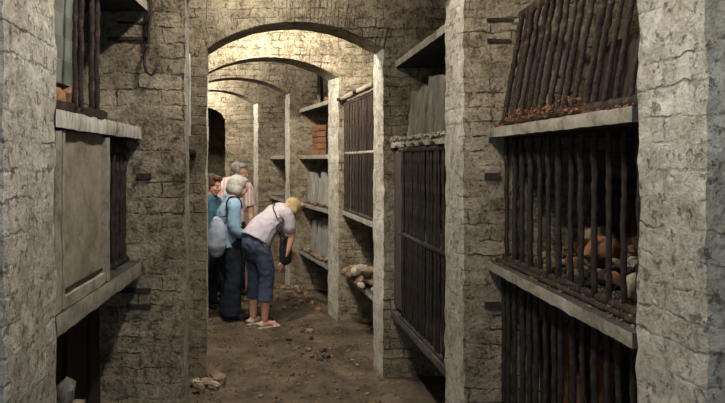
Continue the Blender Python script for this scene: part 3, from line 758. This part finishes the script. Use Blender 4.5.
class Person:
    def __init__(s, base, ang, label, group=None):
        s.b = V((base[0], base[1], floor_z(base[0], base[1]) + .004)); a = math.radians(ang)
        s.f = V((math.cos(a), math.sin(a), 0)); s.r = V((math.sin(a), -math.cos(a), 0)); s.u = V((0, 0, 1))
        s.root = empty('person', s.b, label, 'person', group)
    def P(s, r, f, z): return s.b + s.r * r + s.f * f + s.u * z
    def hand(s, bm, wrist, d, n, curl=.5, sc=1.0, thumb=1):
        """wrist point, finger direction d, palm normal n (fingers curl towards n)"""
        d = V(d).normalized(); n = (V(n) - d * d.dot(V(n))).normalized(); sd = d.cross(n).normalized() * thumb
        limb(bm, [wrist, wrist + d * .045 * sc, wrist + d * .088 * sc], [(.024 * sc, .018 * sc), (.037 * sc, .016 * sc), (.039 * sc, .013 * sc)], side=sd)
        for k, ln in enumerate((.066, .076, .071, .055)):
            p = wrist + d * .085 * sc + sd * ((1.5 - k) * .0215 * sc); dd = d + sd * (1.5 - k) * .09
            pts = [p - d * .02]; q = p
            for j, part in enumerate((.45, .32, .23)):
                a = curl * (j + .4) * .75; v = (dd * math.cos(a) + n * math.sin(a)).normalized()
                q = q + v * ln * part * sc * 1.1; pts.append(q)
            limb(bm, pts, [.0092 * sc, .0088 * sc, .008 * sc, .0068 * sc], sides=8)
        t0 = wrist + d * .03 * sc + sd * .026 * sc; td = (d * .7 + sd * .65 + n * .35).normalized()
        limb(bm, [t0, t0 + td * .032 * sc, t0 + (td * .032 + (td + d * .4).normalized() * .027) * sc], [.0125 * sc, .011 * sc, .008 * sc], sides=8)
    def head(s, bm, c, up, fd, sc=1.0):
        up = V(up).normalized(); fd = (V(fd) - up * up.dot(V(fd))).normalized(); sd = fd.cross(up).normalized()
        s.hc, s.hup, s.hfd, s.hsd, s.hs = V(c), up, fd, sd, sc
        q = lambda a, b, e: V(c) + (sd * a + fd * b + up * e) * sc
        ell(bm, q(0, -.012, .025), (sd, fd, up), (.074 * sc, .093 * sc, .092 * sc))           # cranium
        ell(bm, q(0, .03, -.035), (sd, fd, up), (.058 * sc, .06 * sc, .082 * sc))             # face
        ell(bm, q(0, .052, -.088), (sd, fd, up), (.03 * sc, .032 * sc, .025 * sc), 2)           # chin
        limb(bm, [q(0, .086, .018), q(0, .104, -.022), q(0, .096, -.034)], [.009 * sc, .015 * sc, .012 * sc], sides=8)   # nose
        ell(bm, q(0, .082, .026), (sd, fd, up), (.046 * sc, .012 * sc, .011 * sc), 2)           # brow
        for e in (-1, 1):
            ell(bm, q(e * .075, -.012, -.012), (sd, fd, up), (.01 * sc, .02 * sc, .032 * sc), 2)  # ears
            ell(bm, q(e * .036, .068, -.03), (sd, fd, up), (.02 * sc, .018 * sc, .02 * sc), 2)   # cheeks
    def face(s):
        q = lambda a, b, e: s.hc + (s.hsd * a + s.hfd * b + s.hup * e) * s.hs
        for e in (-1, 1):
            bm = bmesh.new(); ell(bm, q(e * .031, .081, .004), (s.hsd, s.hfd, s.hup), (.012, .007, .006), 2)
            ey = obj('eye', bm, 'eye', s.root)
            bm = bmesh.new(); ell(bm, q(e * .031, .086, .004), (s.hsd, s.hfd, s.hup), (.005, .004, .005), 2)
            obj('iris', bm, 'blackplastic', ey)
        bm = bmesh.new(); ell(bm, q(0, .083, -.062), (s.hsd, s.hfd, s.hup), (.023, .008, .006), 2)
        obj('lips', bm, 'lip', s.root)
    def hair(s, mat, blobs, folds=.005):
        q = lambda a, b, e: s.hc + (s.hsd * a + s.hfd * b + s.hup * e) * s.hs
        bm = bmesh.new()
        for (a, b, e, ra, rb, re) in blobs: ell(bm, q(a, b, e), (s.hsd, s.hfd, s.hup), (ra * s.hs, rb * s.hs, re * s.hs))
        fuse('hair', bm, mat, s.root, .007, 3, folds, 38)

def shoe(s, ankle, ang, name, mat, ln=.245, sole=True):
    """ankle in local (r, f); ang = toe-out"""
    a = math.radians(ang); d = s.f * math.cos(a) + s.r * math.sin(a); sd = d.cross(s.u)
    p = s.P(ankle[0], ankle[1], 0)
    bm = bmesh.new()
    limb(bm, [p - d * .05 + s.u * .045, p + d * .05 + s.u * .042, p + d * (ln - .11) + s.u * .03], [(.036, .042), (.04, .04), (.042, .026)], side=sd)
    for v in bm.verts: v.co.z = max(v.co.z, s.b.z - .012)
    sh = fuse(name, bm, mat, s.root, .007, 3)
    return sh

def foot(s, bm, ankle, ang, ln=.235):
    a = math.radians(ang); d = s.f * math.cos(a) + s.r * math.sin(a); sd = d.cross(s.u)
    p = s.P(ankle[0], ankle[1], 0)
    limb(bm, [p - d * .045 + s.u * .04, p + d * .05 + s.u * .04, p + d * (ln - .11) + s.u * .022], [(.029, .034), (.034, .036), (.036, .017)], side=sd)
    return p, d, sd

# --- bending person
p = Person((X(261, 6.36), 6.36), 38, 'person bending forward in lilac shirt and navy cropped trousers, reaching down')
P = p.P
hip, chest, sh, nk = P(0, -.06, .90), P(0, .11, 1.10), P(0, .22, 1.20), P(0, .28, 1.215)
hd = P(.03, .385, 1.205)
legs = {}
for e in (-1, 1):
    ff = .03 if e > 0 else .0
    legs[e] = [P(e * .085, -.05, .86), P(e * .095, -.02 + ff, .48), P(e * .10, -.035 + ff, .25), P(e * .10, -.04 + ff, .08)]
RA = [P(.175, .21, 1.175), P(.205, .25, .93), P(.17, .18, .71)]
LA = [P(-.175, .23, 1.175), P(-.21, .36, .94), P(-.16, .46, .72)]
bm = bmesh.new()
limb(bm, [hip, P(0, .03, 1.02), chest, sh], [(.15, .115), (.13, .10), (.145, .105), (.15, .075)], side=p.r)
limb(bm, [sh, nk, hd - V((0, 0, .03))], [(.06, .055), (.05, .05), (.048, .048)], side=p.r)
p.head(bm, hd, p.f * .55 + V((0, 0, .85)), p.f * .8 + V((0, 0, -.6)) + p.r * .12)
for e in (-1, 1):
    limb(bm, legs[e], [.085, .056, .052, .034], side=p.r)
    foot(p, bm, (e * .10, -.04 + (.03 if e > 0 else 0)), e * 8)
for A, th in ((RA, -1), (LA, 1)):
    limb(bm, A, [.05, .039, .025])
    p.hand(bm, A[2], (A[2] - A[1]).normalized() + p.f * .25, p.f * -.3 + p.r * (.8 * th), .55, 1.0, th)
fuse('body', bm, 'skin', p.root, .0065, 3, origin=p.b)
p.face()
p.hair('blondehair', [(0, -.03, .035, .087, .098, .096), (0, -.075, -.03, .075, .06, .075), (-.06, -.03, -.02, .035, .06, .06), (.06, -.03, -.02, .035, .06, .06), (0, .04, .09, .065, .05, .035)])
bm = bmesh.new()
limb(bm, [P(0, -.065, .905), P(0, -.02, .97), P(0, .035, 1.035), chest, P(0, .205, 1.19)], [(.192, .172), (.187, .16), (.178, .145), (.175, .135), (.155, .092)], side=p.r, cap=(False, True))
for A in (RA, LA):
    limb(bm, [A[0].lerp(sh, .35), A[0], A[0].lerp(A[1], .62)], [.075, .075, .066])
shirt = fuse('shirt', bm, 'lilac', p.root, .009, 4, .010, 13)
bm = bmesh.new()
limb(bm, [P(0, -.05, .935), P(0, -.075, .88), P(0, -.06, .81)], [(.150, .115), (.168, .14), (.16, .13)], side=p.r)
for e in (-1, 1):
    L = legs[e]
    limb(bm, [P(e * .085, -.05, .84), L[1] + V((0, 0, .12)), L[1] - V((0, 0, .04)), L[2] + V((0, 0, .03))], [(.092, .106), (.08, .09), (.074, .082), (.074, .082)], side=p.r, cap=(True, False))
fuse('trousers', bm, 'navy', p.root, .009, 3, .012, 11)
for e in (-1, 1):
    a = math.radians(e * 8); d = p.f * math.cos(a) + p.r * math.sin(a); sd = d.cross(p.u)
    q = P(e * .10, -.04 + (.03 if e > 0 else 0), 0); bm = bmesh.new()
    limb(bm, [q - d * .055 + V((0, 0, .008)), q + d * .05 + V((0, 0, .008)), q + d * .14 + V((0, 0, .008))], [(.034, .014), (.036, .014), (.044, .014)], side=sd)
    limb(bm, [q + d * .10 + sd * .042 + V((0, 0, .012)), q + d * .095 + V((0, 0, .058)), q + d * .10 - sd * .042 + V((0, 0, .012))], [(.022, .006)] * 3, side=d)
    limb(bm, [q - d * .03 + sd * .036 + V((0, 0, .03)), q - d * .088 + V((0, 0, .055)), q - d * .03 - sd * .036 + V((0, 0, .03))], [(.012, .006)] * 3, side=p.u)
    fuse('sandal', bm, 'shoewhite', p.root, .006, 2)
# shoulder bag
bg = empty('shoulder_bag', P(.2, .28, .78), 'black shoulder bag hanging from the bending person by a thin strap', 'bag')
bm = bmesh.new(); c = P(.17, .20, .80)
limb(bm, [c + V((0, 0, .11)), c, c - V((0, 0, .11))], [(.03, .065), (.036, .078), (.034, .074)], side=p.r)
fuse('bag_body', bm, 'blackplastic', bg, .009, 3, .008, 12)
def hug(o, pts, off, steps=6):
    """path lying on the surface of o"""
    res = []; w0 = parent_world(o)
    for a, b in zip(pts, pts[1:]):
        for k in range(steps):
            q = V(a).lerp(V(b), k / steps); ok, loc, nr, _ = o.closest_point_on_mesh(q - w0)
            res.append(w0 + loc + nr * off)
    return res
bm = bmesh.new()
path = hug(shirt, [P(-.16, .30, 1.25), P(-.09, .24, 1.36), P(.0, .12, 1.32), P(.12, .08, 1.24), P(.24, .10, 1.12), P(.24, .09, 1.0)], .006) + [P(.21, .16, .94), P(.185, .20, .905)]
tube(bm, path, [(.0075, .004)] * len(path), 8)
obj('strap', bm, 'blackplastic', bg)

# --- person in pale denim, seen from behind
p = Person((X(231, 6.62), 6.62), 24, 'grey haired person in pale blue denim jacket and dark trousers, back turned')
P = p.P
hip, waist, chest, sh, nk = P(0, -.03, .86), P(0, -.04, 1.01), P(0, -.02, 1.165), P(0, .0, 1.275), P(0, .03, 1.33)
hd = P(.01, .08, 1.445)
bm = bmesh.new()
limb(bm, [hip, waist, chest, sh], [(.15, .11), (.135, .10), (.155, .105), (.15, .075)], side=p.r)
limb(bm, [sh, nk, hd - V((0, 0, .03))], [(.06, .055), (.05, .05), (.048, .048)], side=p.r)
p.head(bm, hd, V((0, 0, 1)) + p.f * .25, p.f * .95 - p.r * .15 - V((0, 0, .3)))
RA = [P(.175, .0, 1.24), P(.215, .0, 1.0), P(.15, .17, .90)]
LA = [P(-.175, .0, 1.24), P(-.225, -.01, 1.0), P(-.19, .17, .90)]
for A, th in ((RA, -1), (LA, 1)):
    limb(bm, A, [.05, .04, .026]); p.hand(bm, A[2], (A[2] - A[1]), p.r * (.9 * th) - p.u * .3, .7, 1.0, th)
lg = {}
for e in (-1, 1):
    lg[e] = [P(e * .085, 0, .84), P(e * .09, .02, .48), P(e * .09, -.02, .08)]
    limb(bm, lg[e], [.085, .057, .036], side=p.r); foot(p, bm, (e * .09, -.02), e * 10)
fuse('body', bm, 'skin', p.root, .0065, 3, origin=p.b); p.face()
p.hair('greyhair', [(0, -.028, .035, .09, .102, .098), (0, -.07, -.03, .082, .065, .075), (-.06, -.03, -.03, .036, .06, .065), (.06, -.03, -.03, .036, .06, .065), (0, .045, .09, .06, .045, .03)])
bm = bmesh.new()
limb(bm, [P(0, -.03, .80), P(0, -.035, .92), waist, chest, P(0, -.0, 1.26)], [(.185, .148), (.178, .14), (.17, .13), (.178, .128), (.16, .09)], side=p.r, cap=(False, True))
for A in (RA, LA): limb(bm, [A[0].lerp(sh, .3), A[0], A[1], A[1].lerp(A[2], .85)], [.078, .076, .06, .048])
limb(bm, [P(-.06, -.02, 1.345), P(0, -.045, 1.355), P(.06, -.02, 1.345)], [.024] * 3)
jacket = fuse('jacket', bm, 'denim', p.root, .009, 4, .011, 12)
bm = bmesh.new()
limb(bm, [P(0, 0, .94), P(0, -.01, .86), P(0, 0, .79)], [(.16, .125), (.17, .14), (.165, .13)], side=p.r)
for e in (-1, 1):
    limb(bm, [lg[e][0], lg[e][1], P(e * .092, -.005, .3), P(e * .092, -.01, .05)], [(.1, .108), (.086, .092), (.088, .094), (.092, .102)], side=p.r, cap=(True, False))
fuse('trousers', bm, 'blacktrouser', p.root, .009, 3, .012, 10)
for e in (-1, 1): shoe(p, (e * .09, -.01), e * 10, 'shoe', 'blackplastic', .27)
# pale bag on the left shoulder
bg = empty('cloth_bag', (X(217, 6.42), 6.42, .72), 'bulging pale blue grey cloth bag slung behind the denim jacket', 'bag')
bm = bmesh.new(); c = V((X(217, 6.40), 6.40, .945))
limb(bm, [c + V((0, 0, .15)), c + V((0, 0, .05)), c - V((0, 0, .10)), c - V((0, 0, .17))], [(.06, .05), (.10, .08), (.105, .09), (.075, .06)], side=(1, 0, 0))
fuse('bag_body', bm, 'paleblue', bg, .01, 4, .011, 9)
bm = bmesh.new()
path = [c + V((.0, 0, .19))] + hug(jacket, [P(.20, -.16, 1.16), P(.15, -.13, 1.25), P(.12, -.06, 1.36), P(.12, .08, 1.32), P(.17, .16, 1.18)], .008)
tube(bm, path, [(.017, .007)] * len(path), 8)
obj('strap', bm, 'blackplastic', bg)

# --- man in striped shirt, behind
p = Person((X(231, 7.75), 7.75), -62, 'person in pink and white striped shirt standing behind the denim jacket')
P = p.P
hip, waist, chest, sh, nk = P(0, -.02, .93), P(0, 0, 1.10), P(0, .02, 1.27), P(-.0, .03, 1.40), P(-.02, .06, 1.46)
hd = P(-.085, .11, 1.57)
bm = bmesh.new()
limb(bm, [hip, waist, chest, sh], [(.155, .11), (.15, .11), (.17, .115), (.165, .08)], side=p.r)
limb(bm, [sh, nk, hd - V((0, 0, .03))], [(.07, .065), (.058, .058), (.055, .055)], side=p.r)
p.head(bm, hd, V((0, 0, 1)) + p.f * .3, p.f * .6 - p.r * .75 - V((0, 0, .35)), 1.03)
RA = [P(.20, .02, 1.36), P(.25, .02, 1.08), P(.16, .22, .98)]
LA = [P(-.20, .02, 1.36), P(-.25, .03, 1.09), P(-.19, .24, .99)]
for A, th in ((RA, -1), (LA, 1)):
    limb(bm, A, [.058, .045, .03]); p.hand(bm, A[2], (A[2] - A[1]), p.r * (.9 * th) - p.u * .3, .7, 1.08, th)
lg = {}
for e in (-1, 1):
    lg[e] = [P(e * .09, 0, .90), P(e * .10, .02, .5), P(e * .11, -.02, .08)]
    limb(bm, lg[e], [.09, .06, .038], side=p.r); foot(p, bm, (e * .11, -.02), e * 12)
fuse('body', bm, 'skin', p.root, .0065, 3, origin=p.b); p.face()
p.hair('darkgreyhair', [(0, -.03, .04, .086, .098, .09), (0, -.07, -.02, .076, .055, .06), (0, .03, .095, .06, .05, .025)])
bm = bmesh.new()
limb(bm, [P(0, -.01, .85), hip, waist, chest, P(0, .03, 1.385)], [(.195, .15), (.19, .15), (.19, .145), (.205, .145), (.185, .10)], side=p.r, cap=(False, True))
for A in (RA, LA): limb(bm, [A[0].lerp(sh, .3), A[0], A[0].lerp(A[1], .85)], [.085, .085, .075], cap=(True, False))
limb(bm, [P(-.075, .0, 1.455), P(0, -.03, 1.47), P(.06, .0, 1.455)], [.024] * 3)
fuse('shirt', bm, 'stripe', p.root, .009, 4, .012, 12, origin=p.b)
bm = bmesh.new()
limb(bm, [P(0, 0, .98), P(0, -.01, .90), P(0, 0, .83)], [(.165, .125), (.175, .14), (.17, .13)], side=p.r)
for e in (-1, 1):
    limb(bm, [lg[e][0], lg[e][1], P(e * .11, -.005, .3), P(e * .112, -.01, .05)], [(.1, .108), (.08, .086), (.078, .084), (.078, .09)], side=p.r, cap=(True, False))
fuse('trousers', bm, 'blacktrouser', p.root, .009, 3, .012, 10)
for e in (-1, 1): shoe(p, (e * .11, -.01), e * 12, 'shoe', 'blackplastic', .28)

# --- person with dark hair at the far left
p = Person((X(208, 7.12), 7.12), -14, 'dark haired person in blue top half hidden by the arch pillar')
P = p.P
hip, waist, chest, sh, nk = P(0, -.01, .86), P(0, 0, 1.0), P(0, .01, 1.15), P(0, .02, 1.25), P(0, .04, 1.31)
hd = P(0, .07, 1.435)
bm = bmesh.new()
limb(bm, [hip, waist, chest, sh], [(.145, .11), (.13, .10), (.15, .105), (.145, .075)], side=p.r)
limb(bm, [sh, nk, hd - V((0, 0, .03))], [(.06, .055), (.05, .05), (.048, .048)], side=p.r)
p.head(bm, hd, V((0, 0, 1)) + p.f * .25, p.f + p.r * .25 - V((0, 0, .3)))
RA = [P(.175, .02, 1.22), P(.21, 0, .97), P(.17, .15, .83)]
LA = [P(-.175, .02, 1.22), P(-.21, 0, .97), P(-.17, .15, .83)]
for A, th in ((RA, -1), (LA, 1)):
    limb(bm, A, [.048, .039, .026]); p.hand(bm, A[2], (A[2] - A[1]), p.r * (.9 * th) - p.u * .3, .6, 1.0, th)
lg = {}
for e in (-1, 1):
    lg[e] = [P(e * .085, 0, .84), P(e * .09, .02, .48), P(e * .09, -.02, .08)]
    limb(bm, lg[e], [.085, .057, .036], side=p.r); foot(p, bm, (e * .09, -.02), e * 10)
fuse('body', bm, 'skin', p.root, .0065, 3, origin=p.b); p.face()
p.hair('brownhair', [(0, -.028, .038, .09, .102, .098), (0, -.075, -.03, .08, .065, .085), (-.055, -.035, -.03, .036, .06, .07), (.055, -.035, -.02, .036, .055, .06), (0, .045, .095, .065, .05, .032)], .008)
bm = bmesh.new()
limb(bm, [P(0, -.01, .82), hip, waist, chest, P(0, .02, 1.235)], [(.17, .14), (.172, .14), (.16, .125), (.178, .13), (.16, .09)], side=p.r, cap=(False, True))
for A in (RA, LA): limb(bm, [A[0].lerp(sh, .3), A[0], A[0].lerp(A[1], .6)], [.072, .07, .062], cap=(True, False))
fuse('top', bm, 'teal', p.root, .009, 4, .010, 12)
bm = bmesh.new()
limb(bm, [P(0, 0, .94), P(0, -.01, .86), P(0, 0, .79)], [(.155, .12), (.165, .135), (.16, .125)], side=p.r)
for e in (-1, 1):
    limb(bm, [lg[e][0], lg[e][1], P(e * .09, -.005, .3), P(e * .09, -.01, .06)], [(.095, .1), (.075, .08), (.072, .078), (.07, .08)], side=p.r, cap=(True, False))
fuse('trousers', bm, 'blacktrouser', p.root, .009, 3, .012, 10)
for e in (-1, 1): shoe(p, (e * .09, -.01), e * 10, 'shoe', 'blackplastic', .26)

# ------------------------------------------------------------------ light
def lamp(x, y, z, w, col, r=.06):
    l = bpy.data.lights.new('lamp', 'POINT'); l.energy = w; l.color = col; l.shadow_soft_size = r
    o = bpy.data.objects.new('lamp', l); o.location = (x, y, z); C.objects.link(o); return o
WARM = (1, .945, .85)
lamp(-.15, .9, 3.1, 78, (1, .985, .95), .04)  # unseen lamp added to brighten the nearest pillars
lamp(-.25, 2.45, 3.2, 80, WARM, .04)
lamp(-.85, 4.15, 3.2, 45, WARM, .04)
lamp(-1.05, 5.4, 3.24, 230, (1, .95, .85), .04)
lamp(-1.85, 7.4, 3.14, 55, WARM, .04)
lamp(-2.6, 8.95, 3.07, 85, WARM, .04)
lamp(-2.9, 10.25, 2.98, 110, WARM, .04)
w = bpy.data.worlds.new('daylight'); bpy.context.scene.world = w; w.use_nodes = True
bg_ = w.node_tree.nodes['Background']; bg_.inputs['Color'].default_value = (.66, .82, 1, 1); bg_.inputs['Strength'].default_value = 1.0

# ------------------------------------------------------------------ camera and view
cam = bpy.data.cameras.new('camera'); co = bpy.data.objects.new('camera', cam); C.objects.link(co)
cam.sensor_width = 36; cam.lens = F / 725 * 36; cam.shift_y = (HOR - 201.5) / 725; cam.clip_start = .05
co.location = (0, 0, EYE); co.rotation_euler = (math.pi / 2, 0, 0)
sc = bpy.context.scene; sc.camera = co
sc.view_settings.view_transform = 'Standard'; sc.view_settings.look = 'None'
sc.view_settings.gamma = 1; sc.view_settings.exposure = 0; sc.view_settings.use_curve_mapping = False
sc.cycles.diffuse_bounces = 1
